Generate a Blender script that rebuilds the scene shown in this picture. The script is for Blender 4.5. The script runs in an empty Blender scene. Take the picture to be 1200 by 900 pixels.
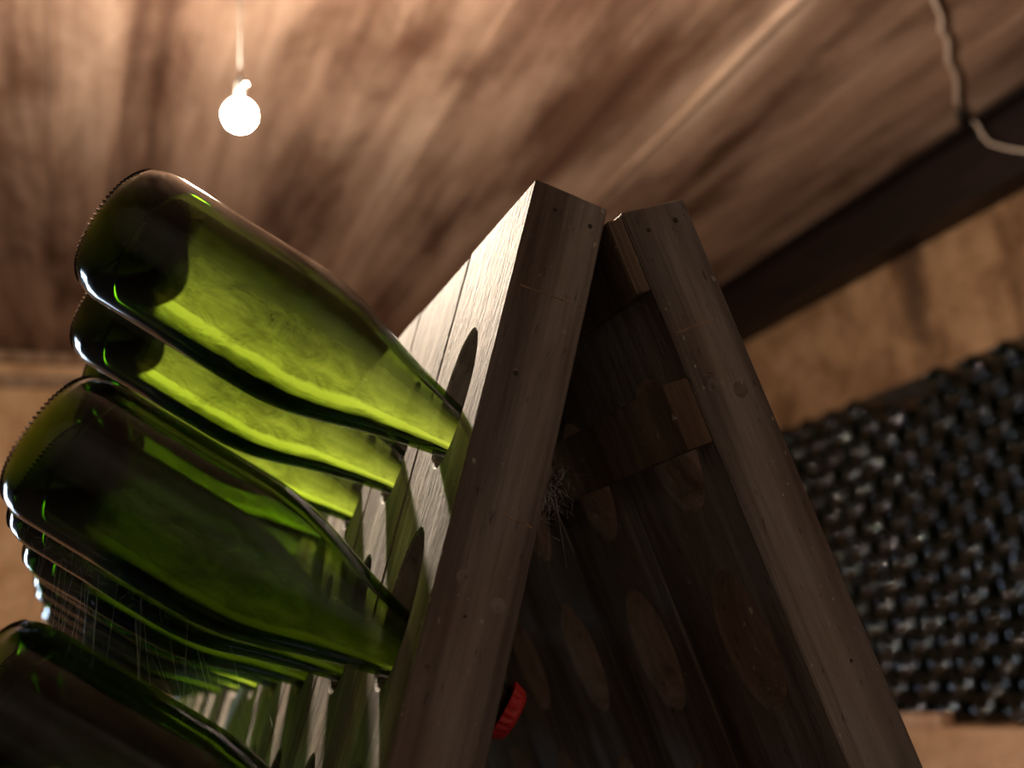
import bpy, bmesh, math, random
from mathutils import Vector, Matrix
random.seed(7)
S = bpy.context.scene
COL = S.collection
H = 1.45                                   # height of the rack's apex above the floor

# ---------------------------------------------------------------- camera
CAM_POS = Vector((-0.2443, -0.5104, -0.2874 + H))
PITCH, YAW, ROLL, FPX = 0.2752, 0.4030, -0.0745, 1216.8
fw = Vector((math.sin(YAW) * math.cos(PITCH), math.cos(YAW) * math.cos(PITCH), math.sin(PITCH)))
rt = Vector((math.cos(YAW), -math.sin(YAW), 0))
up = rt.cross(fw)
rt2 = rt * math.cos(ROLL) + up * math.sin(ROLL)
up2 = up * math.cos(ROLL) - rt * math.sin(ROLL)
cam = bpy.data.objects.new('camera', bpy.data.cameras.new('camera'))
COL.objects.link(cam)
m = Matrix((rt2, up2, -fw)).transposed().to_4x4()
m.translation = CAM_POS
cam.matrix_world = m
cam.data.sensor_width = 36
cam.data.lens = 36 * FPX / 1200
cam.data.clip_start = 0.01
cam.data.dof.use_dof = True
cam.data.dof.focus_distance = 0.62
cam.data.dof.aperture_fstop = 4.4
S.camera = cam

# ---------------------------------------------------------------- world, exposure, lamps' strengths
W = bpy.data.worlds.new('world')
S.world = W
W.use_nodes = True
W.node_tree.nodes['Background'].inputs[0].default_value = (0, 0, 0, 1)
S.view_settings.view_transform = 'Standard'
S.view_settings.look = 'None'
S.view_settings.gamma = 1
S.view_settings.use_curve_mapping = False
S.view_settings.exposure = 2.6
cy = S.cycles
cy.use_denoising = True
cy.max_bounces = 10
cy.diffuse_bounces = 5
cy.glossy_bounces = 4
cy.transmission_bounces = 8
cy.transparent_max_bounces = 64
cy.volume_bounces = 0
cy.sample_clamp_indirect = 4
BULB = 1300           # emission of the warm bulb
FLOOD_W = 3.2         # cool flood lamp on the wall across the aisle

# ---------------------------------------------------------------- helpers
def tag(o, label=None, cat=None, group=None, kind=None):
    if label: o['label'] = label
    if cat: o['category'] = cat
    if group: o['group'] = group
    if kind: o['kind'] = kind
    return o

def link(name, me, mat=None, parent=None, smooth=False):
    o = bpy.data.objects.new(name, me)
    COL.objects.link(o)
    if mat and not me.materials: me.materials.append(mat)
    if smooth:
        for p in me.polygons: p.use_smooth = True
    if parent: o.parent = parent
    return o

def empty(name, loc):
    o = bpy.data.objects.new(name, None)
    o.empty_display_size = .05
    COL.objects.link(o)
    o.location = loc
    return o

def mesh(name, v, f):
    me = bpy.data.meshes.new(name)
    me.from_pydata([tuple(p) for p in v], [], f)
    me.update()
    return me

def box_mesh(name, x0, x1, y0, y1, z0, z1, bevel=0):
    bm = bmesh.new()
    vs = [bm.verts.new((x, y, z)) for x in (x0, x1) for y in (y0, y1) for z in (z0, z1)]
    for q in ((0, 1, 3, 2), (4, 6, 7, 5), (0, 4, 5, 1), (2, 3, 7, 6), (0, 2, 6, 4), (1, 5, 7, 3)):
        bm.faces.new([vs[i] for i in q])
    bmesh.ops.recalc_face_normals(bm, faces=bm.faces)
    if bevel:
        bmesh.ops.bevel(bm, geom=bm.edges[:], offset=bevel, segments=2, affect='EDGES', profile=.6)
    me = bpy.data.meshes.new(name)
    bm.to_mesh(me)
    bm.free()
    return me

def lathe_mesh(name, prof, n=48, close_rev=None):
    """prof: list of (r, z) from one pole to the other; r==0 makes a pole."""
    v, f = [], []
    rings = []
    for r, z in prof:
        if r <= 1e-7:
            v.append((0, 0, z)); rings.append([len(v) - 1])
        else:
            ids = []
            for i in range(n):
                t = 2 * math.pi * i / n
                v.append((r * math.cos(t), r * math.sin(t), z)); ids.append(len(v) - 1)
            rings.append(ids)
    for a, b in zip(rings, rings[1:]):
        for i in range(n):
            j = (i + 1) % n
            if len(a) == 1 and len(b) == 1: continue
            if len(a) == 1: f.append((a[0], b[i], b[j]))
            elif len(b) == 1: f.append((a[i], b[0], a[j]))
            else: f.append((a[i], b[i], b[j], a[j]))
    return v, f

def smooth_prof(pts, step=.004):
    """Catmull-Rom through (z, r) points -> list of (r, z)"""
    out = []
    n = len(pts)
    for i in range(n - 1):
        p0 = pts[max(i - 1, 0)]; p1 = pts[i]; p2 = pts[i + 1]; p3 = pts[min(i + 2, n - 1)]
        L = math.hypot(p2[0] - p1[0], p2[1] - p1[1])
        k = max(1, int(L / step))
        for j in range(k):
            t = j / k
            q = []
            for c in (0, 1):
                q.append(.5 * (2 * p1[c] + (p2[c] - p0[c]) * t + (2 * p0[c] - 5 * p1[c] + 4 * p2[c] - p3[c]) * t * t
                               + (3 * p1[c] - p0[c] - 3 * p2[c] + p3[c]) * t ** 3))
            out.append((max(q[1], 0), q[0]))
    out.append((pts[-1][1], pts[-1][0]))
    return out

def tube_mesh(name, pts, r, n=6):
    v, f = [], []
    pts = [Vector(p) for p in pts]
    for i, p in enumerate(pts):
        d = (pts[min(i + 1, len(pts) - 1)] - pts[max(i - 1, 0)]).normalized()
        a = d.cross(Vector((0.31, .2, .93))).normalized()
        b = d.cross(a)
        rr = r[i] if isinstance(r, (list, tuple)) else r
        for k in range(n):
            t = 2 * math.pi * k / n
            v.append(p + (a * math.cos(t) + b * math.sin(t)) * rr)
    for i in range(len(pts) - 1):
        for k in range(n):
            j = (k + 1) % n
            f.append((i * n + k, i * n + j, (i + 1) * n + j, (i + 1) * n + k))
    f.append(tuple(range(n - 1, -1, -1)))
    f.append(tuple((len(pts) - 1) * n + k for k in range(n)))
    return mesh(name, v, f)

# ---------------------------------------------------------------- materials
def new_mat(name):
    m = bpy.data.materials.new(name)
    m.use_nodes = True
    nt = m.node_tree
    nt.nodes.clear()
    return m, nt, nt.nodes.new('ShaderNodeOutputMaterial')

def nd(nt, t, **kw):
    n = nt.nodes.new('ShaderNode' + t)
    for k, v in kw.items():
        if k in n.inputs: n.inputs[k].default_value = v
        else: setattr(n, k, v)
    return n

def ramp(nt, src, stops):
    r = nt.nodes.new('ShaderNodeValToRGB')
    e = r.color_ramp.elements
    while len(e) < len(stops): e.new(.5)
    for x, (p, c) in zip(e, stops):
        x.position = p
        x.color = (*c, 1) if len(c) == 3 else c
    nt.links.new(src, r.inputs[0])
    return r.outputs[0]

def coords(nt, scale, rot=(0, 0, 0), kind='Object'):
    tc = nt.nodes.new('ShaderNodeTexCoord')
    mp = nt.nodes.new('ShaderNodeMapping')
    mp.inputs['Scale'].default_value = scale
    mp.inputs['Rotation'].default_value = rot
    nt.links.new(tc.outputs[kind], mp.inputs[0])
    return mp.outputs[0]

def noise(nt, vec, scale, detail=6, rough=.6, dist=0):
    n = nd(nt, 'TexNoise')
    n.inputs['Scale'].default_value = scale
    n.inputs['Detail'].default_value = detail
    n.inputs['Roughness'].default_value = rough
    n.inputs['Distortion'].default_value = dist
    nt.links.new(vec, n.inputs['Vector'])
    return n.outputs['Fac']

def mixc(nt, a, b, fac, mode='MIX'):
    n = nt.nodes.new('ShaderNodeMix')
    n.data_type = 'RGBA'
    n.blend_type = mode
    for s, val in ((0, fac), (6, a), (7, b)):
        if hasattr(val, 'links'): nt.links.new(val, n.inputs[s])
        elif s == 0: n.inputs[0].default_value = val
        else: n.inputs[s].default_value = (*val, 1)
    return n.outputs[2]

def principled(nt, out, color, rough=.7, spec=.3, bump=None, bump_d=.002, metal=0):
    b = nd(nt, 'BsdfPrincipled')
    b.inputs['Roughness'].default_value = rough
    b.inputs['Specular IOR Level'].default_value = spec
    b.inputs['Metallic'].default_value = metal
    if hasattr(color, 'links'): nt.links.new(color, b.inputs['Base Color'])
    else: b.inputs['Base Color'].default_value = (*color, 1)
    if bump is not None:
        bp = nd(nt, 'Bump')
        bp.inputs['Strength'].default_value = 1
        bp.inputs['Distance'].default_value = bump_d
        nt.links.new(bump, bp.inputs['Height'])
        nt.links.new(bp.outputs[0], b.inputs['Normal'])
    nt.links.new(b.outputs[0], out.inputs[0])
    return b

def plain(name, color, rough=.6, spec=.3, metal=0):
    m, nt, o = new_mat(name)
    principled(nt, o, color, rough, spec, metal=metal)
    return m

def wood_mat(name, dark, mid, light, rnd=True):
    m, nt, o = new_mat(name)
    tc = nt.nodes.new('ShaderNodeTexCoord')
    oi = nt.nodes.new('ShaderNodeObjectInfo')
    add = nd(nt, 'VectorMath', operation='MULTIPLY_ADD')
    nt.links.new(oi.outputs['Random'], add.inputs[0])
    add.inputs[1].default_value = (3.1, 1.7, 5.3)
    nt.links.new(tc.outputs['Object'], add.inputs[2])
    def mapped(sc):
        mp = nt.nodes.new('ShaderNodeMapping')
        mp.inputs['Scale'].default_value = sc
        nt.links.new(add.outputs[0], mp.inputs[0])
        return mp.outputs[0]
    g1 = noise(nt, mapped((1, 1, .035)), 90, 8, .65, .3)     # fine grain along the board
    g2 = noise(nt, mapped((1, 1, .10)), 24, 5, .6, .6)       # broad bands
    g3 = noise(nt, mapped((1, 1, .5)), 9, 4, .6)             # weather patches
    g4 = noise(nt, mapped((1, 1, .25)), 260, 3, .6)          # pores
    base = ramp(nt, g2, [(.3, dark), (.5, mid), (.72, light)])
    base = mixc(nt, base, ramp(nt, g1, [(.33, (.35, .33, .32)), (.55, (1, 1, 1)), (.8, (1.15, 1.12, 1.1))]), .8, 'MULTIPLY')
    base = mixc(nt, base, ramp(nt, g3, [(.32, (.70, .52, .42)), (.5, (.95, .88, .84)), (.64, (1.06, 1.08, 1.12))]), .9, 'MULTIPLY')
    base = mixc(nt, base, ramp(nt, g4, [(.27, (.25, .22, .2)), (.36, (1, 1, 1))]), .8, 'MULTIPLY')
    g5 = noise(nt, mapped((1, 1, .6)), 210, 2, .5)          # pale lime specks
    base = mixc(nt, base, (.62, .58, .55), ramp(nt, g5, [(.70, (0, 0, 0)), (.76, (.6, .6, .6))]))
    bsum = nd(nt, 'Math', operation='MULTIPLY_ADD')
    nt.links.new(g1, bsum.inputs[0]); bsum.inputs[1].default_value = 1.0
    nt.links.new(g4, bsum.inputs[2])
    principled(nt, o, base, .75, .25, bsum.outputs[0], .0016)
    return m

M = {}
M['wood'] = wood_mat('weathered wood', (.115, .10, .092), (.25, .23, .218), (.39, .372, .36))
M['old_wood'] = wood_mat('old batten wood', (.10, .075, .055), (.2, .155, .12), (.3, .24, .19))
M['pale_wood'] = wood_mat('pale trim wood', (.3, .2, .13), (.42, .29, .2), (.5, .36, .25))

# ceiling: board-marked stained concrete, streaks along the cellar
m, nt, o = new_mat('stained concrete ceiling')
v1 = coords(nt, (1, .07, 1)); v2 = coords(nt, (1, .3, 1)); v3 = coords(nt, (1, 1, 1))
s1 = noise(nt, v1, 7, 6, .62, .25); s2 = noise(nt, v2, 3.2, 6, .62, .4); s3 = noise(nt, v3, 26, 6, .65); s4 = noise(nt, v1, 26, 3, .5)
c = ramp(nt, s1, [(.30, (.15, .086, .062)), (.48, (.33, .213, .158)), (.70, (.52, .375, .295))])
c = mixc(nt, c, ramp(nt, s2, [(.36, (.30, .22, .18)), (.56, (1, 1, 1)), (.8, (1.15, 1.12, 1.08))]), .95, 'MULTIPLY')
c = mixc(nt, c, ramp(nt, s4, [(.35, (.72, .68, .64)), (.6, (1.06, 1.05, 1.04))]), .8, 'MULTIPLY')
c = mixc(nt, c, ramp(nt, s3, [(.3, (.8, .77, .74)), (.6, (1, 1, 1))]), .6, 'MULTIPLY')
principled(nt, o, c, .85, .2, s3, .004)
M['ceiling'] = m

def plaster(name, dark, mid, light, streak=True):
    m, nt, o = new_mat(name)
    a = noise(nt, coords(nt, (1, 1, 1)), 5.5, 8, .66, .3)
    b = noise(nt, coords(nt, (1, 1, .35)), 3.0, 6, .6, .5)
    d = noise(nt, coords(nt, (1, 1, 1)), 34, 6, .65)
    c = ramp(nt, a, [(.32, dark), (.5, mid), (.7, light)])
    if streak:
        c = mixc(nt, c, ramp(nt, b, [(.36, (.42, .36, .31)), (.5, (1, 1, 1))]), .9, 'MULTIPLY')
    c = mixc(nt, c, ramp(nt, d, [(.3, (.7, .66, .62)), (.55, (1, 1, 1))]), .7, 'MULTIPLY')
    principled(nt, o, c, .9, .15, d, .006)
    return m
M['plaster'] = plaster('tan plaster', (.14, .075, .04), (.27, .158, .088), (.38, .235, .135))
M['soot'] = plaster('sooty dark stone', (.03, .026, .022), (.055, .048, .042), (.08, .07, .06))
M['brightened'] = plaster('plaster painted as if lit', (.50, .28, .15), (.72, .45, .26), (.82, .56, .36), False)  # tan plaster made paler, standing in for lamplight on the end wall
M['stone'] = plaster('pale plinth stone', (.22, .115, .06), (.34, .195, .11), (.42, .255, .15), False)
M['floor'] = plaster('dark packed earth floor', (.05, .042, .035), (.085, .072, .06), (.12, .10, .085), False)
M['dark_wall'] = plaster('grey limewashed stone', (.26, .235, .21), (.42, .385, .35), (.55, .51, .47))

m, nt, o = new_mat('rusty steel')
a = noise(nt, coords(nt, (1, .3, 1)), 12, 6, .6)
principled(nt, o, ramp(nt, a, [(.3, (.003, .0013, .001)), (.6, (.010, .0035, .0025))]), .55, .4)
M['steel'] = m

# bottle glass: clear surfaces with a fresnel gloss and a thin film of dust; the colour is absorbed inside the wall
m, nt, o = new_mat('green bottle glass')
tr = nd(nt, 'BsdfTransparent')
gl = nd(nt, 'BsdfGlossy'); gl.inputs['Roughness'].default_value = .11
at = nd(nt, 'Attribute', attribute_name='wine_side')       # 1 on the face that holds the wine, 0 on the face in the air
ge = nd(nt, 'NewGeometry')
mr = nd(nt, 'MapRange')                                    # in the air: the same reflectance from either side
mr.inputs['To Min'].default_value = 1.5; mr.inputs['To Max'].default_value = 1 / 1.5
nt.links.new(ge.outputs['Backfacing'], mr.inputs['Value'])
mi = nd(nt, 'Mix')
nt.links.new(at.outputs['Fac'], mi.inputs[0]); nt.links.new(mr.outputs[0], mi.inputs[2]); mi.inputs[3].default_value = 1.14
fr = nd(nt, 'Fresnel')
nt.links.new(mi.outputs[0], fr.inputs['IOR'])
mx = nd(nt, 'MixShader')
nt.links.new(fr.outputs[0], mx.inputs[0]); nt.links.new(tr.outputs[0], mx.inputs[1]); nt.links.new(gl.outputs[0], mx.inputs[2])
df = nd(nt, 'BsdfDiffuse'); df.inputs[0].default_value = (.42, .40, .36, 1)
dn = noise(nt, coords(nt, (1, 1, .6)), 60, 8, .7)
dn2 = noise(nt, coords(nt, (1, 1, 1)), 700, 2, .5)
da = nd(nt, 'Math', operation='ADD')
nt.links.new(ramp(nt, dn, [(.42, (.0, .0, .0)), (.8, (.05, .05, .05))]), da.inputs[0])
nt.links.new(ramp(nt, dn2, [(.71, (0, 0, 0)), (.76, (.25, .25, .25))]), da.inputs[1])
dm = nd(nt, 'Math', operation='MULTIPLY_ADD')              # dust only on the outside
nt.links.new(at.outputs['Fac'], dm.inputs[0]); dm.inputs[1].default_value = -1; dm.inputs[2].default_value = 1
dd = nd(nt, 'Math', operation='MULTIPLY')
nt.links.new(da.outputs[0], dd.inputs[0]); nt.links.new(dm.outputs[0], dd.inputs[1])
mx2 = nd(nt, 'MixShader')
nt.links.new(dd.outputs[0], mx2.inputs[0]); nt.links.new(mx.outputs[0], mx2.inputs[1]); nt.links.new(df.outputs[0], mx2.inputs[2])
nt.links.new(mx2.outputs[0], o.inputs['Surface'])
va = nd(nt, 'VolumeAbsorption'); va.inputs['Color'].default_value = (.53, .66, .06, 1); va.inputs['Density'].default_value = 350
nt.links.new(va.outputs[0], o.inputs['Volume'])
M['glass'] = m

m, nt, o = new_mat('yeast film with painted caustic')  # yeast film with the bottle's focused light painted into its colour
uv = nt.nodes.new('ShaderNodeTexCoord')
sp = nd(nt, 'SeparateXYZ')
nt.links.new(uv.outputs['UV'], sp.inputs[0])
n1 = noise(nt, coords(nt, (1, 1, .35)), 45, 7, .65, .4)
n2 = noise(nt, coords(nt, (1, 1, .2)), 130, 5, .6)
# wobble the cross coordinate so the edges of the film and its painted glow are ragged
wb = nd(nt, 'Math', operation='MULTIPLY_ADD')
nt.links.new(n1, wb.inputs[0]); wb.inputs[1].default_value = .16
nt.links.new(sp.outputs['X'], wb.inputs[2])
body = ramp(nt, wb.outputs[0], [(.18, (.03, .03, .03)), (.34, (.14, .14, .14)), (.52, (.42, .42, .42)), (.65, (.68, .68, .68)), (.70, (2.2, 2.2, 2.2)), (.745, (.9, .9, .9)), (.80, (.45, .45, .45)), (.83, (0, 0, 0))])  # painted glow band: faint upper side, bright caustic streak, black lower edge
n3 = noise(nt, coords(nt, (1, 1, .6)), 70, 8, .75, .6)
pat = mixc(nt, ramp(nt, n2, [(.3, (.6, .6, .6)), (.65, (1, 1, 1))]), ramp(nt, n3, [(.34, (.45, .45, .45)), (.62, (1.1, 1.1, 1.1))]), 1.0, 'MULTIPLY')
dens = nd(nt, 'Math', operation='MULTIPLY')
nt.links.new(body, dens.inputs[0]); nt.links.new(pat, dens.inputs[1])
ends = ramp(nt, sp.outputs['Y'], [(.0, (0, 0, 0)), (.05, (1, 1, 1)), (.9, (1, 1, 1)), (1, (.4, .4, .4))])
dens2 = nd(nt, 'Math', operation='MULTIPLY')
nt.links.new(dens.outputs[0], dens2.inputs[0]); nt.links.new(ends, dens2.inputs[1])
# colour: one pale streak painted for light the bottle would focus, darker to both sides
tl = nd(nt, 'BsdfTranslucent')
yc = mixc(nt, (.0, .0, .0), (1.0, .92, .64), 1.0)
tr = nd(nt, 'BsdfTransparent')
mx = nd(nt, 'MixShader')
nk = ramp(nt, sp.outputs['Y'], [(.48, (0, 0, 0)), (.75, (.16, .16, .16))])          # paler towards the neck, painted for the glow there
nu = ramp(nt, wb.outputs[0], [(.12, (0, 0, 0)), (.4, (1, 1, 1)), (.76, (1, 1, 1)), (.84, (0, 0, 0))])
nk2 = nd(nt, 'Math', operation='MULTIPLY')
nt.links.new(nk, nk2.inputs[0]); nt.links.new(nu, nk2.inputs[1])
tot = nd(nt, 'Math', operation='ADD', use_clamp=True)
nt.links.new(dens2.outputs[0], tot.inputs[0]); nt.links.new(nk2.outputs[0], tot.inputs[1])
sc_ = nd(nt, 'VectorMath', operation='SCALE')
nt.links.new(yc, sc_.inputs[0]); nt.links.new(tot.outputs[0], sc_.inputs['Scale'])
nt.links.new(sc_.outputs[0], tl.inputs[0])
op = ramp(nt, wb.outputs[0], [(.06, (0, 0, 0)), (.22, (.72, .72, .72)), (.96, (.85, .85, .85)), (1, (.4, .4, .4))])  # opacity that cuts light passing through and keeps the low band dark
opy = ramp(nt, sp.outputs['Y'], [(.0, (.2, .2, .2)), (.04, (1, 1, 1))])
opm = nd(nt, 'Math', operation='MULTIPLY')
nt.links.new(op, opm.inputs[0]); nt.links.new(opy, opm.inputs[1])
nt.links.new(opm.outputs[0], mx.inputs[0]); nt.links.new(tr.outputs[0], mx.inputs[1]); nt.links.new(tl.outputs[0], mx.inputs[2])
nt.links.new(mx.outputs[0], o.inputs[0])
M['lees_caustic'] = m

m, nt, o = new_mat('dark bottle glass')
b = principled(nt, o, (.002, .003, .002), .065, .65)
M['dark_glass'] = m
M['cap_red'] = plain('red crown cap', (.55, .02, .02), .4, .5)
M['cap_dark'] = plain('dull steel crown cap', (.22, .2, .18), .4, .5, .8)
M['nail'] = plain('rusted nail', (.04, .028, .022), .6, .4)
M['web'] = plain('grey cobweb', (.7, .68, .66), .8, .2)
M['cable'] = plain('pale cable sheath', (.62, .5, .42), .6, .3)
M['black'] = plain('black plastic', (.015, .014, .013), .5, .4)
M['chrome'] = plain('polished chrome', (.9, .88, .85), .08, .5, 1)
M['white_metal'] = plain('white painted metal', (.7, .7, .7), .5, .4)

def emit(name, col, s):
    m, nt, o = new_mat(name)
    e = nd(nt, 'Emission')
    e.inputs[0].default_value = (*col, 1)
    e.inputs[1].default_value = s
    nt.links.new(e.outputs[0], o.inputs[0])
    return m

# the same plaster with one damp stain running down above the stack
m = M['plaster'].copy(); m.name = 'tan plaster with damp stain'
nt = m.node_tree
bs = [n for n in nt.nodes if n.type == 'BSDF_PRINCIPLED'][0]
src = bs.inputs['Base Color'].links[0].from_socket
tc = nd(nt, 'TexCoord'); sx = nd(nt, 'SeparateXYZ')
nt.links.new(tc.outputs['Object'], sx.inputs[0])
wn = noise(nt, tc.outputs['Object'], 7, 6, .65)
yy = nd(nt, 'Math', operation='MULTIPLY_ADD'); nt.links.new(wn, yy.inputs[0]); yy.inputs[1].default_value = .22; nt.links.new(sx.outputs['Y'], yy.inputs[2])
sy = nd(nt, 'Math', operation='SUBTRACT'); nt.links.new(yy.outputs[0], sy.inputs[0]); sy.inputs[1].default_value = 2.285
ab = nd(nt, 'Math', operation='ABSOLUTE'); nt.links.new(sy.outputs[0], ab.inputs[0])
fy = nd(nt, 'MapRange'); nt.links.new(ab.outputs[0], fy.inputs['Value'])
fy.inputs['From Min'].default_value = .075; fy.inputs['From Max'].default_value = .02
fz = nd(nt, 'MapRange'); nt.links.new(sx.outputs['Z'], fz.inputs['Value'])
fz.inputs['From Min'].default_value = .62 + H; fz.inputs['From Max'].default_value = .85 + H
fm = nd(nt, 'Math', operation='MULTIPLY'); nt.links.new(fy.outputs[0], fm.inputs[0]); nt.links.new(fz.outputs[0], fm.inputs[1])
fk = nd(nt, 'Math', operation='MULTIPLY'); nt.links.new(fm.outputs[0], fk.inputs[0]); fk.inputs[1].default_value = .8
nt.links.new(mixc(nt, src, (.06, .035, .022), fk.outputs[0]), bs.inputs['Base Color'])
M['plaster_stain'] = m

# ---------------------------------------------------------------- the cellar
XR, XL, Y0, Y1, ZC = 2.5, -2.6, -1.9, 4.66, 1.35 + H
def struct(name, me, mat, label=None):
    o = link(name, me, mat)
    o['kind'] = 'structure'
    if label: o['label'] = label
    return o
struct('floor', box_mesh('floor', XL - .1, XR + .1, Y0 - .1, Y1 + .1, -.12, 0), M['floor'], 'dark packed earth cellar floor')
struct('ceiling', box_mesh('ceiling', XL - .1, XR + .1, Y0 - .1, Y1 + .1, ZC, ZC + .15), M['ceiling'], 'brown streaked concrete cellar ceiling')
struct('wall_right', box_mesh('wall_right', XR, XR + .1, Y0 - .1, Y1 + .1, 0, ZC), M['plaster_stain'], 'tan plaster wall above the bottle stack, with a dark damp stain')
struct('wall_left', box_mesh('wall_left', XL - .1, XL, Y0 - .1, Y1 + .1, 0, ZC), M['soot'], 'sooty dark wall across the aisle')
struct('wall_back', box_mesh('wall_back', XL, XR, Y1, Y1 + .1, 0, ZC), M['brightened'], 'ochre end wall of the cellar, plaster painted paler as if lit')
struct('wall_front', box_mesh('wall_front', XL, XR, Y0 - .1, Y0, 0, ZC), M['dark_wall'], 'grey limewashed wall at the near end of the cellar')
# two battens under the ceiling of the end wall
for i, (z0, z1) in enumerate(((1.296, 1.347), (1.178, 1.234))):
    struct('trim_%d' % (i + 1), box_mesh('trim', XL, XR, Y1 - .05, Y1, z0 + H, z1 + H, .006), M['pale_wood'],
           'pale wooden rail along the top of the end wall')
# raised seams where the casting boards met
for i, (x, w, h) in enumerate(((1.425, .016, .012), (.705, .010, .006), (-.37, .012, .006), (1.06, .008, .004))):
    v, f = [], []
    N = 60
    for k in range(N + 1):
        y = Y0 + (Y1 - Y0) * k / N
        j = .004 * math.sin(y * 3.1 + i) + .003 * math.sin(y * 7.7 + 2 * i)
        ww = w * (1 + .25 * math.sin(y * 5 + i))
        v += [(x + j - ww, y, ZC + .001), (x + j - ww * .4, y, ZC - h), (x + j + ww * .4, y, ZC - h), (x + j + ww, y, ZC + .001)]
    for k in range(N):
        for q in range(3):
            f.append((k * 4 + q, k * 4 + q + 1, k * 4 + q + 5, k * 4 + q + 4))
    struct('trim_%d' % (i + 3), mesh('seam', v, f), M['ceiling'], 'raised seam running along the concrete ceiling')

# steel I-beam along the right wall
beam = empty('steel_beam', (2.44, .7, ZC - .26))
tag(beam, 'dark rusty steel beam running under the ceiling along the right wall', 'beam')
def bpart(name, x0, x1, z0, z1):
    o = link(name, box_mesh(name, x0 - 2.44, x1 - 2.44, Y0 - .7, Y1 - .7 - .05, z0 - 1.09, z1 - 1.09, .003), M['steel'], beam)
bpart('top_flange', 2.37, 2.495, 1.332, 1.349)
bpart('web', 2.432, 2.444, 1.11, 1.332)
bpart('bottom_flange', 2.37, 2.495, 1.09, 1.11)

# ---------------------------------------------------------------- ceiling lamp (warm)
LP = Vector((-.043, .9555, .58 + H))
WARM = (1.0, .82, .63)
lamp = empty('pendant_lamp', (LP.x, LP.y, ZC))
tag(lamp, 'glowing bare bulb hanging on a thin cord from the ceiling', 'lamp')
zz = LP.z - ZC
R_B = .0245
v, f = lathe_mesh('bulb', [(0, zz - R_B)] + [(R_B * math.sin(t), zz - R_B * math.cos(t)) for t in [i * math.pi / 14 for i in range(1, 14)]] + [(0, zz + R_B)], 32)
link('bulb', mesh('bulb', v, f), emit('lit bulb', WARM, BULB), lamp, True)
v, f = lathe_mesh('socket', [(.0, zz + .0225), (.005, zz + .0225), (.007, zz + .027), (.007, zz + .060), (.006, zz + .063), (.002, zz + .065), (.0, zz + .065)], 24)
link('socket', mesh('socket', v, f), M['black'], lamp, True)
link('cord', tube_mesh('cord', [(0, 0, zz + .064), (.001, 0, zz * .6), (0, 0, -.01)], .0014, 8), M['black'], lamp, True)
v, f = lathe_mesh('ceiling_rose', [(.0, -.034), (.014, -.031), (.024, -.022), (.032, -.010), (.034, -.001)], 32)
link('ceiling_rose', mesh('ceiling_rose', v, f), M['cable'], lamp, True)
v, f = lathe_mesh('switch_knob', [(.004 * math.sin(k * math.pi / 10), -.004 * math.cos(k * math.pi / 10)) for k in range(11)], 20)
kn = link('switch_knob', mesh('switch_knob', v, f), M['chrome'], lamp, True)
kn.location = (.008, -.008, zz + .053)

# cool flood lamp on the wall across the aisle, turned towards the racks
FP = Vector((XL + .66, 2.9, -.45 + H))
fl = empty('panel_lamp', FP)
tag(fl, 'long cool white panel lamp on the wall across the aisle', 'lamp')
aim = (Vector((.5, .6, -.75 + H)) - FP).normalized()
FR = aim.to_track_quat('-Z', 'Y').to_matrix().to_4x4()
def fpart(name, me, mat):
    o = link(name, me, mat, fl)
    o.matrix_basis = FR
    return o
fpart('housing', box_mesh('housing', -.82, .82, -.24, .24, .004, .05, .006), M['white_metal'])
for k in (-.4, .4):
    link('bracket', box_mesh('bracket', -.655, .0, k - .012, k + .012, -.012, .012, .002), M['black'], fl)
al = bpy.data.lights.new('panel_light', 'AREA')
al.shape = 'RECTANGLE'
al.size, al.size_y = 1.6, .45
al.energy = FLOOD_W
al.color = (.60, .78, 1.0)
al.spread = math.radians(66)
so = bpy.data.objects.new('panel_light', al)
COL.objects.link(so)
so.parent = fl
so.matrix_basis = FR

# ---------------------------------------------------------------- the riddling rack
AL, AR, TH, WB, GX, GZ = .3137, .3167, .049, .1171, .0552, -.0161
V1, RP, NROW, NCOL = .0829, .1292, 10, 6
HW, HH = .0255, .0455                          # half width and half height of a hole
LV = (H - math.sin(AL) * TH) / math.cos(AL)
BETA, GAM = .612, .170
AX = Vector((-math.cos(BETA) * math.cos(GAM), math.sin(GAM), math.sin(BETA) * math.cos(GAM)))  # mouth -> butt
def new_rack(y, label):
    r = empty('riddling_rack', (.03, y + .35, 0))
    return tag(r, label, 'wine rack', 'riddling racks standing end to end')
rack = new_rack(0, 'weathered wooden A-frame riddling rack with its open end towards the aisle')
rack2 = new_rack(NCOL * WB + .035, 'weathered wooden riddling rack standing behind the first, half hidden by bottles')

def rack_part(name, me, mat, mw, parent=None):
    o = link(name, me, mat)
    o.parent = parent or rack
    base = (parent.matrix_basis if parent else Matrix.Translation(rack.location))
    o.matrix_basis = base.inverted() @ mw if not parent else mw
    return o

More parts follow.
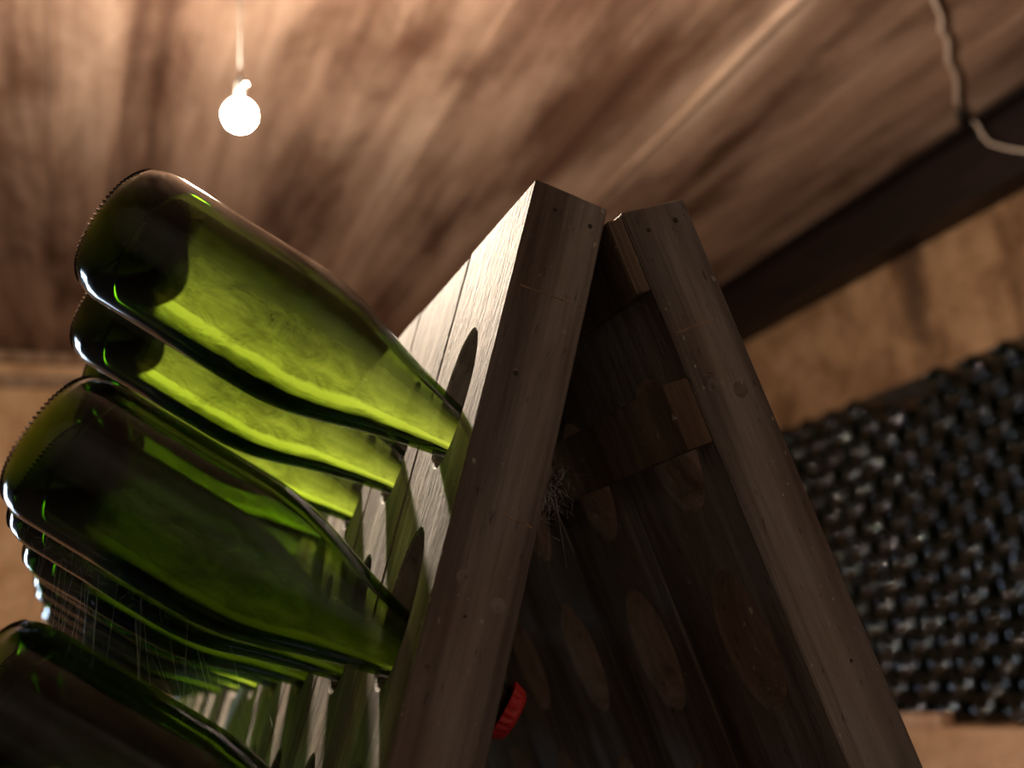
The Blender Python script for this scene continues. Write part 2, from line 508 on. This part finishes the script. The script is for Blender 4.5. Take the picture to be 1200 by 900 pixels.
def board_mesh(dx, seed):
    rnd = random.Random(seed)
    w = WB - .0028
    N = 40
    bm = bmesh.new()
    dv = TH * .31
    zs = [0.0 - rnd.uniform(0, .003)] + [-(V1 + HH + RP * r + RP / 2) for r in range(NROW)]
    zs[-1] = -LV
    hole = []
    def loop(z0, z1, zc, x, y):
        """points of a rectangle outline matched to the ellipse angles"""
        out = []
        for i in range(N):
            t = 2 * math.pi * i / N
            c, s = math.cos(t), math.sin(t)
            k = max(abs(c), abs(s))
            px = c / k * w / 2
            pz = (z1 - zc) * max(s / k, 0) + (zc - z0) * min(s / k, 0) + zc
            out.append((px, y, pz))
        return out
    def ell(zc, y, xo, zo):
        out = []
        for i in range(N):
            t = 2 * math.pi * i / N
            c, s = math.cos(t), math.sin(t)
            p = 1.0 if s < 0 else 1.12
            out.append((xo + HW * math.copysign(abs(c) ** p, c), y, zc + zo + HH * s))
        return out
    for r in range(NROW):
        z1, z0 = zs[r], zs[r + 1]
        zc = -(V1 + HH + RP * r)
        fr = [bm.verts.new(p) for p in loop(z0, z1, zc, 0, 0)]
        fe = [bm.verts.new(p) for p in ell(zc, 0, 0, 0)]
        be = [bm.verts.new(p) for p in ell(zc, TH, dx, -dv)]
        br = [bm.verts.new(p) for p in loop(z0, z1, zc, 0, TH)]
        for i in range(N):
            j = (i + 1) % N
            bm.faces.new((fr[i], fr[j], fe[j], fe[i]))
            bm.faces.new((fe[i], fe[j], be[j], be[i]))
            bm.faces.new((be[i], be[j], br[j], br[i]))
            # outer skin: the two sides, and top/bottom of the whole board
            mid = (fr[i].co + fr[j].co) / 2
            on_side = abs(abs(mid.x) - w / 2) < 1e-6
            if on_side or (r == 0 and abs(mid.z - z1) < 1e-6) or (r == NROW - 1 and abs(mid.z - z0) < 1e-6):
                bm.faces.new((fr[j], fr[i], br[i], br[j]))
    bmesh.ops.remove_doubles(bm, verts=bm.verts, dist=1e-6)
    bmesh.ops.recalc_face_normals(bm, faces=bm.faces)
    ed = [e for e in bm.edges if len(e.link_faces) == 2 and e.calc_face_angle(0) > .8]
    bmesh.ops.bevel(bm, geom=ed, offset=.0013, segments=1, affect='EDGES')
    me = bpy.data.meshes.new('board')
    bm.to_mesh(me)
    bm.free()
    return me

def panel_matrix(side, u):
    if side == 'L':
        x, y, z = Vector((0, -1, 0)), Vector((math.cos(AL), 0, -math.sin(AL))), Vector((math.sin(AL), 0, math.cos(AL)))
        org = Vector((0, u, H))
    else:
        x, y, z = Vector((0, 1, 0)), Vector((-math.cos(AR), 0, -math.sin(AR))), Vector((-math.sin(AR), 0, math.cos(AR)))
        org = Vector((GX, u, GZ + H)) - y * TH
    mm = Matrix((x, y, z)).transposed().to_4x4()
    mm.translation = org
    return mm

bmL, bmR = [board_mesh(.0088, s) for s in (1, 2, 3)], [board_mesh(-.0088, s) for s in (4, 5)]
for me in bmL + bmR: me.materials.append(M['wood'])
left_boards, right_boards = [], []
for c in range(NCOL):
    left_boards.append(rack_part('board', bmL[c % 3], None, panel_matrix('L', (c + .5) * WB)))
for c in range(NCOL):
    right_boards.append(rack_part('board', bmR[c % 2], None, panel_matrix('R', (c + .5) * WB)))
for o in left_boards + right_boards:
    k = o.copy(); COL.objects.link(k); k.parent = rack2
# battens across the inner faces (in panel coordinates: local y beyond the board thickness)
def batten(side, v0, v1, thick, mat='old_wood', y0=.002, y1=None):
    mm = panel_matrix(side, 0)
    y1 = y1 or NCOL * WB - .002
    sgn = -1 if side == 'L' else 1
    a, b = sorted((sgn * y0, sgn * y1))
    me = box_mesh('batten', a, b, TH + .0005, TH + thick, -v1, -v0, .002)
    return rack_part('batten', me, M[mat], mm)
batten('R', .004, .053, .012)
batten('R', .110, .152, .020)
batten('R', .118 + RP * 4, .152 + RP * 4, .02)
batten('R', .118 + RP * 8, .152 + RP * 8, .02)
batten('L', .190, .208, .018, y0=.22)
batten('L', .190 + RP * 4, .208 + RP * 4, .018, y0=.22)
batten('L', .190 + RP * 8, .208 + RP * 8, .018, y0=.22)
# hinge plate joining the two panels at the top, seen in the slit
# nails and plugs on the end faces of the near boards: (side, v, depth in thickness, radius, name)
def end_dot(side, v, n, r, name, mat, h=.0006):
    mm = panel_matrix(side, 0)
    v_, f_ = lathe_mesh(name, [(0, h), (r * .6, h * .9), (r * .95, h * .3), (r, -.001)], 14)
    me = mesh(name, v_, f_)
    sgn = 1 if side == 'L' else -1                       # the end face looks towards -Y
    # local frame: disc axis along world -Y
    loc = Matrix.Translation(Vector((sgn * (-.0014) , n if side == 'L' else TH - n, -v))) @ Matrix.Rotation(sgn * math.pi / 2, 4, 'Y')
    return rack_part(name, me, M[mat], mm @ loc)
for side, v, n, r, nm, mt in (('L', .016, .016, .0016, 'nail', 'nail'), ('L', .017, .040, .0016, 'nail', 'nail'),
                              ('R', .016, .014, .0016, 'nail', 'nail'), ('R', .014, .036, .002, 'nail', 'nail'),
                              ('L', .125, .016, .0017, 'nail', 'nail'), ('L', .243, .014, .004, 'plug', 'wood'), ('L', .252, .036, .0045, 'plug', 'wood'),
                              ('R', .118, .014, .0065, 'plug', 'wood'), ('R', .128, .032, .0055, 'plug', 'wood'),
                              ('L', .262, .020, .001, 'nail', 'nail'), ('R', .30, .03, .0012, 'nail', 'nail')):
    end_dot(side, v, n, r, nm, mt)
# pale scratch across both end faces
def scratch(side, pts, r):
    mm = panel_matrix(side, 0)
    sgn = 1 if side == 'L' else -1
    P_ = [Vector((-sgn * .0014, n if side == 'L' else TH - n, -v)) for v, n in pts]
    return rack_part('scratch', tube_mesh('scratch', P_, r, 5), M['pale_wood'], mm)
scratch('L', [(.072, .006), (.0715, .02), (.071, .034), (.071, .046)], .0004)
scratch('L', [(.204, .027), (.206, .034), (.205, .039), (.207, .045)], .0005)
scratch('R', [(.083, .003), (.082, .02), (.081, .034)], .0004)

# ---------------------------------------------------------------- bottles in the rack
OUT = [(.0, .0335), (.0012, .0375), (.005, .0412), (.012, .0434), (.020, .0440), (.075, .0441), (.125, .0440), (.140, .0428), (.154, .0404), (.171, .0356),
       (.187, .0303), (.205, .0249), (.219, .0213), (.231, .0184), (.244, .0160), (.262, .0148), (.280, .0143)]
PUNT = [(.0345, 0.0), (.0335, .006), (.030, .013), (.022, .021), (.012, .027), (.004, .031), (.0, .0335)]    # (z, r): outer dome of the punt
lip = [(.0155, .282), (.0160, .286), (.0155, .290), (.0138, .291), (.0136, .2995), (.0125, .3005), (0, .3005)]
SHORT = .010                                            # the body's straight part, a little shorter
def short(z): return z - (SHORT if z > .1 else SHORT * max(0, z - .03) / .07)
OUT = [(short(z), r) for z, r in OUT]
lip = [(r, z - SHORT) for r, z in lip]
outer = smooth_prof(OUT, .0035)
punt = smooth_prof(PUNT, .004)
out_prof = punt[:-1] + outer + lip                      # pole of the punt -> rim -> body -> mouth
INN = [(.049, 0.0), (.047, .009), (.040, .019), (.031, .029), (.025, .0345), (.024, .0375), (.028, .0392), (.04, .0395), (.075, .0396), (.122, .0394), (.139, .0380), (.153, .0363), (.170, .0319),
       (.186, .0267), (.204, .0214), (.218, .0178), (.231, .0150), (.244, .0127), (.262, .0117), (.282, .0112), (.296, .0108), (.2965, 0.0)]
INN = [(short(z) if z > .055 else z, r) for z, r in INN]
inn_prof = smooth_prof(INN, .004)
v1_, f1_ = lathe_mesh('o', out_prof, 72)
v2_, f2_ = lathe_mesh('i', inn_prof, 72)
def oriented(v, f, outward=True):
    bm = bmesh.new()
    vs = [bm.verts.new(p) for p in v]
    for q in f: bm.faces.new([vs[i] for i in q])
    bmesh.ops.recalc_face_normals(bm, faces=bm.faces)
    if bm.calc_volume(signed=True) < 0: bmesh.ops.reverse_faces(bm, faces=bm.faces)
    if not outward: bmesh.ops.reverse_faces(bm, faces=bm.faces)
    return bm
bm = oriented(v1_, f1_)
me_t = bpy.data.meshes.new('tmp')
oriented(v2_, f2_, False).to_mesh(me_t)
bm.from_mesh(me_t)
glass_me = bpy.data.meshes.new('glass')
bm.to_mesh(glass_me)
for p in glass_me.polygons: p.use_smooth = True
glass_me.materials.append(M['glass'])
wa = glass_me.attributes.new('wine_side', 'FLOAT', 'POINT')
for k in range(len(glass_me.vertices)): wa.data[k].value = 0.0 if k < len(v1_) else 1.0

# yeast film with painted caustic: a film inside the wall, streak and dark band painted for refracted light, centred on local +X (turned towards the low side of each bottle)
def film_mesh():
    NU, NV = 48, 60
    A0, A1 = math.radians(-78), math.radians(72)
    inn = [(r, z) for r, z in inn_prof if z > .026 and r > .0095]
    ztab = sorted((z, r) for r, z in inn if z > .030)
    def rad(z):
        for (za, ra), (zb, rb) in zip(ztab, ztab[1:]):
            if za <= z <= zb: return ra + (rb - ra) * (z - za) / max(zb - za, 1e-9)
        return ztab[-1][1]
    v, f, uvs = [], [], []
    for i in range(NU + 1):
        u = i / NU
        a = A0 + (A1 - A0) * u
        zstart = .036 + .012 * max(0, math.cos(a * 1.1))
        for j in range(NV + 1):
            t = j / NV
            z = zstart + (.254 - zstart) * t
            r = rad(z) - .0006
            v.append((r * math.cos(a), r * math.sin(a), z)); uvs.append((u, t))
    for i in range(NU):
        for j in range(NV):
            k = i * (NV + 1) + j
            f.append((k, k + 1, k + NV + 2, k + NV + 1))
    me = mesh('sediment_caustic', v, f)
    ul = me.uv_layers.new(name='UVMap')
    for p in me.polygons:
        p.use_smooth = True
        for li in p.loop_indices: ul.data[li].uv = uvs[me.loops[li].vertex_index]
    me.materials.append(M['lees_caustic'])
    return me
film_me = film_mesh()
# knurled heel: a ring of little glass ridges
bm = bmesh.new()
NK = 76
for i in range(NK):
    t = 2 * math.pi * i / NK
    c_, s_ = math.cos(t), math.sin(t)
    pts = []
    for r, z, k in ((.0362, .0002, .0), (.0385, .0016, .0), ):
        pass
    tan = Vector((-s_, c_, 0)) * .0008
    a = [Vector((c_ * r, s_ * r, z)) for r, z in ((.0345, -.0002), (.0372, .0004), (.0398, .0028))]
    out_ = Vector((c_ * .5, s_ * .5, -.85)) * .0009
    l = [bm.verts.new(p - tan) for p in a]
    mid = [bm.verts.new(p + out_) for p in a]
    rr = [bm.verts.new(p + tan) for p in a]
    for k in range(2):
        bm.faces.new((l[k], l[k + 1], mid[k + 1], mid[k]))
        bm.faces.new((mid[k], mid[k + 1], rr[k + 1], rr[k]))
    bm.faces.new((l[0], mid[0], rr[0])); bm.faces.new((l[2], rr[2], mid[2]))
bmesh.ops.recalc_face_normals(bm, faces=bm.faces)
knurl_me = bpy.data.meshes.new('heel_knurling')
bm.to_mesh(knurl_me)
knurl_me.materials.append(M['dark_glass'])
# crown cap
def cap_mesh():
    prof = [(0, .3065), (.0125, .3062), (.0145, .3045), (.0152, .3005), (.0162, .2975), (.0158, .2970), (.0142, .2985)]
    prof = [(r, z - SHORT) for r, z in prof]
    n = 42
    v, f = [], []
    for r, z in prof:
        for i in range(n):
            t = 2 * math.pi * i / n
            rr = r * (1 + (.035 * math.cos(21 * t) if z < .293 and r > .0145 else 0))
            v.append((rr * math.cos(t), rr * math.sin(t), z))
    for k in range(len(prof) - 1):
        for i in range(n):
            j = (i + 1) % n
            f.append((k * n + i, (k + 1) * n + i, (k + 1) * n + j, k * n + j))
    bm = bmesh.new()
    bm.from_mesh(mesh('c', v, f))
    bmesh.ops.remove_doubles(bm, verts=bm.verts, dist=1e-6)
    bmesh.ops.recalc_face_normals(bm, faces=bm.faces)
    me = bpy.data.meshes.new('crown_cap')
    bm.to_mesh(me)
    return me
cap_red, cap_dark = cap_mesh(), cap_mesh()
cap_red.materials.append(M['cap_red']); cap_dark.materials.append(M['cap_dark'])

ROWN = ['top row', 'second row', 'third row']
COLN = ['first', 'second', 'third', 'fourth', 'fifth', 'last']
INS = {0: .2295, 1: .218, 2: .205}
BOT = {}
def rack_bottle(rk, r, c, far_side=False):
    rnd = random.Random(100 * r + c + 50 * rk)
    db, dg, dl = (0, 0, 0) if c == 0 and rk == 0 else (rnd.uniform(-.02, .02), rnd.uniform(-.02, .02), rnd.uniform(-.004, .004))
    b_, g_ = BETA + db - (.012 if r else 0), GAM + dg
    ax = Vector((-math.cos(b_) * math.cos(g_), math.sin(g_), math.sin(b_) * math.cos(g_)))
    u = WB * (c + .5) - .004 + rk * (NCOL * WB + .035)
    v = V1 + RP * r + (.069 if r == 0 else .066)
    B = Vector((-math.sin(AL) * v, u, -math.cos(AL) * v + H))
    if far_side:                              # the other panel of the A, its bottles pointing away to the right
        ax = Vector((-ax.x, ax.y, ax.z))
        B = Vector((GX + math.sin(AR) * v + math.cos(AR) * TH, u, GZ + H - math.cos(AR) * v + math.sin(AR) * TH))
    butt = B + ax * (INS[r] + dl)
    z = -ax
    x = (Vector((0, 0, -1)) - z * Vector((0, 0, -1)).dot(z)).normalized()    # lowest line of the bottle
    y = z.cross(x)
    mm = Matrix((x, y, z)).transposed().to_4x4()
    # turn the film and its painted streak from the lowest line towards the near side
    side = 1 if y.dot(Vector((0, -1, 0))) > 0 else -1
    mm = mm @ Matrix.Rotation(side * math.radians(52 + rnd.uniform(-3, 3)), 4, 'Z')
    mm.translation = butt
    bt = empty('champagne_bottle', butt)
    bt.rotation_euler = mm.to_euler()
    if far_side: nm = 'green champagne bottle on the far panel of the rack, %s, %s hole' % (ROWN[r], COLN[c])
    elif rk: nm = 'green champagne bottle in the %s of the rear rack, %s from the front rack' % (ROWN[r], COLN[c])
    elif c == 0: nm = 'green champagne bottle in the %s of the rack, at its open end' % ROWN[r]
    else: nm = 'green champagne bottle in the %s of the rack, %s from the open end' % (ROWN[r], COLN[c])
    tag(bt, nm, 'bottle', 'bottles on the far panel' if far_side else 'bottles in the rear rack' if rk else 'bottles in the front rack')
    link('glass', glass_me, None, bt)
    link('sediment_caustic', film_me, None, bt)
    link('heel_knurling', knurl_me, None, bt)
    link('crown_cap', cap_red if (r, c) == (1, 0) else cap_dark, None, bt)
    if not rk and not far_side: BOT[r * NCOL + c] = bt
for rk in (0, 1):
    for r in range(3):
        for c in range(NCOL):
            rack_bottle(rk, r, c)

# ---------------------------------------------------------------- bottle stack along the right wall
XS = 2.0856
ST_PROF = [(0, .030), (.012, .026), (.022, .014), (.0305, .003), (.0335, .0), (.0375, .0015), (.0415, .006), (.0438, .014), (.044, .03), (.044, .13), (.0405, .153), (.031, .186), (.0215, .219), (.0155, .25), (.0145, .285), (.0145, .298), (0, .299)]
v, f = lathe_mesh('stack', ST_PROF, 24)
stack_me = bpy.data.meshes.new('stacked_bottle')
oriented(v, f).to_mesh(stack_me)
for p in stack_me.polygons: p.use_smooth = True
stack_me.materials.append(M['dark_glass'])
LAY = ['bottom', 'second', 'third', 'fourth', 'fifth', 'sixth', 'seventh', 'eighth', 'ninth', 'tenth', 'eleventh', 'twelfth', 'thirteenth', 'fourteenth', 'fifteenth', 'top']
PYS, PZS, ZB = .1252, .0622, -.508 + .0445
for r in range(16):
    k = 0
    y = 1.06 + (PYS / 2 if r % 2 else 0)
    while y < 2.85:
        skip = (r == 15 and 1.86 < y < 2.02)
        if not skip:
            rnd = random.Random(r * 100 + k)
            o = link('stacked_bottle', stack_me)
            o.location = (XS + rnd.uniform(-.012, .008), y + rnd.uniform(-.001, .001), ZB + r * PZS + H)
            o.rotation_euler = (0, math.pi / 2 + rnd.uniform(-.01, .01), rnd.uniform(-.012, .012))
            tag(o, 'dark bottle lying base outwards in the %s layer of the wall stack' % LAY[r], 'bottle', 'bottles stacked along the right wall')
        k += 1
        y += PYS
# tarred planks standing on edge behind the top layer, with a gap where a bottle is missing
M['tar'] = wood_mat('tarred plank', (.006, .005, .004), (.012, .010, .009), (.02, .017, .015))
for y0, y1, lb in ((1.0, 1.86, 'tarred plank on edge on the bottle stack, on the aisle side of the missing bottle'),
                   (1.985, 2.9, 'tarred plank on edge on the bottle stack, beyond the missing bottle')):
    o = link('plank', box_mesh('plank', 0, .018, y0, y1, 0, .064, .002), M['tar'])
    o.location = (XS + .195, 0, ZB + 15 * PZS + .0335 + H)
    tag(o, lb, 'plank', 'planks on the bottle stack')
# plinth under the stack and the wedge block on its ledge
pl = struct('trim_7', box_mesh('plinth', 2.02, XR, .6, 3.4, 0, -.509 + H, .008), M['stone'], 'tan stone plinth under the bottle stack')
blk = link('wooden_block', box_mesh('wooden_block', -.025, .025, 0, .25, 0, .036, .006), M['pale_wood'])
blk.location = (2.052, 1.91, -.5088 + H)
tag(blk, 'small pale wooden block on the stone ledge before the bottle stack', 'block')

# ---------------------------------------------------------------- cable across the ceiling and over the beam
cb = empty('electric_cable', (2.3, 1.66, ZC - .02))
tag(cb, 'pale electric cable running across the ceiling and over the steel beam', 'cable')
def cpart(name, pts, r, mat):
    o = link(name, tube_mesh(name, [Vector((a, b, c + H)) - cb.location for a, b, c in pts], r, 8), M[mat], cb, True)
pts = [(1.25, .72, 1.341), (1.40, .86, 1.341), (1.58, 1.03, 1.341), (1.771, 1.207, 1.341), (1.85, 1.262, 1.341), (1.891, 1.308, 1.341), (1.938, 1.332, 1.341), (1.975, 1.367, 1.341), (2.03, 1.425, 1.341),
       (2.10, 1.468, 1.341), (2.159, 1.521, 1.341), (2.22, 1.585, 1.341), (2.309, 1.659, 1.341)]
cpart('sheath', pts, .0075, 'cable')
cpart('connector', [(2.27, 1.625, 1.338), (2.352, 1.697, 1.338)], .012, 'black')
cpart('drop', [(2.362, 1.662, 1.33), (2.362, 1.648, 1.30), (2.362, 1.640, 1.262), (2.362, 1.62, 1.225), (2.362, 1.56, 1.175), (2.362, 1.48, 1.12)], .004, 'cable')

# ---------------------------------------------------------------- cobwebs
def spot(row, col, d, ang):
    """point on the outside of a bottle: d from its base, ang from straight down (positive towards the open end of the rack)"""
    o = BOT[row * NCOL + col]
    mw = Matrix.Translation(o.location) @ o.rotation_euler.to_matrix().to_4x4()
    z = (mw.to_3x3() @ Vector((0, 0, 1))).normalized()
    dn = (Vector((0, 0, -1)) - z * z.dot(Vector((0, 0, -1)))).normalized()
    nr = Vector((0, -1, 0)); nr = (nr - z * nr.dot(z) - dn * nr.dot(dn)).normalized()
    rad = .0445
    for (z0, r0), (z1, r1) in zip(OUT, OUT[1:]):
        if z0 <= d <= z1: rad = r0 + (r1 - r0) * (d - z0) / (z1 - z0) + .0004
    return o.location + z * d + (dn * math.cos(ang) + nr * math.sin(ang)) * rad
def strands(name, lines, r, label):
    v, f = [], []
    for L_ in lines:
        pts = [Vector(p) for p in L_]
        for a, b in zip(pts, pts[1:]):
            d = (b - a).normalized()
            e = d.cross(Vector((.3, .9, .2))).normalized()
            g = d.cross(e)
            k = len(v)
            for p in (a, b):
                for q in range(3):
                    t = 2 * math.pi * q / 3
                    v.append(p + (e * math.cos(t) + g * math.sin(t)) * r)
            for q in range(3):
                w_ = (q + 1) % 3
                f.append((k + q, k + w_, k + 3 + w_, k + 3 + q))
    o = link(name, mesh(name, v, f), M['web'])
    return tag(o, label, 'cobweb')
rw = random.Random(5)
lines = []
for i in range(40):                                # long threads from the second row down to the third
    c = rw.choice((0, 1, 1, 2, 2, 3))
    d = rw.choice((rw.uniform(.02, .10), rw.uniform(.02, .2)))
    a = spot(1, c, d, rw.uniform(-.3, .9))
    b = spot(2, 0 if rw.random() < .75 else 1, max(d - rw.uniform(.018, .03), .006), math.pi - rw.uniform(.1, .5))
    lines.append([a, a.lerp(b, .5) + Vector((0, 0, -.002)), b])
strands('cobweb', lines, .00004, 'fine cobweb threads strung between the second and third row of bottles')
lines = []
for i in range(240):                               # fluffy tangle caught between the first two bottles of the second row
    d = abs(rw.gauss(.055, .035)) + .012
    a = spot(1, 1, d, 1.0 + rw.gauss(0, .35)) + Vector((rw.gauss(0, .003), -abs(rw.gauss(.004, .004)), rw.gauss(0, .004)))
    e = Vector((rw.gauss(0, 1), rw.gauss(0, 1), rw.gauss(0, 1))).normalized() * rw.uniform(.002, .011)
    lines.append([a, a + e * .5 + Vector((rw.gauss(0, .001), rw.gauss(0, .001), rw.gauss(0, .001))), a + e])
strands('cobweb', lines, .00003, 'fluffy cobweb tangle caught between two bottles of the second row')
lines = []
mo = BOT[0]
mz = (mo.rotation_euler.to_matrix() @ Vector((0, 0, 1)))
mp = mo.location + mz * .292
for i in range(160):                               # web on the mouth of the first bottle, inside the rack
    a = mp + Vector((rw.gauss(.006, .006), rw.gauss(-.004, .006), rw.gauss(-.004, .009)))
    e = Vector((rw.gauss(0, 1), rw.gauss(0, 1), rw.gauss(-.4, 1))).normalized() * rw.uniform(.003, .012)
    lines.append([a, a + e])
for i in range(6):
    a = mp + Vector((rw.gauss(.004, .004), rw.gauss(-.004, .004), -.006))
    lines.append([a, a + Vector((rw.gauss(0, .006), rw.gauss(0, .004), -rw.uniform(.02, .05)))])
strands('cobweb', lines, .00006, 'dusty cobweb on a bottle mouth inside the rack')
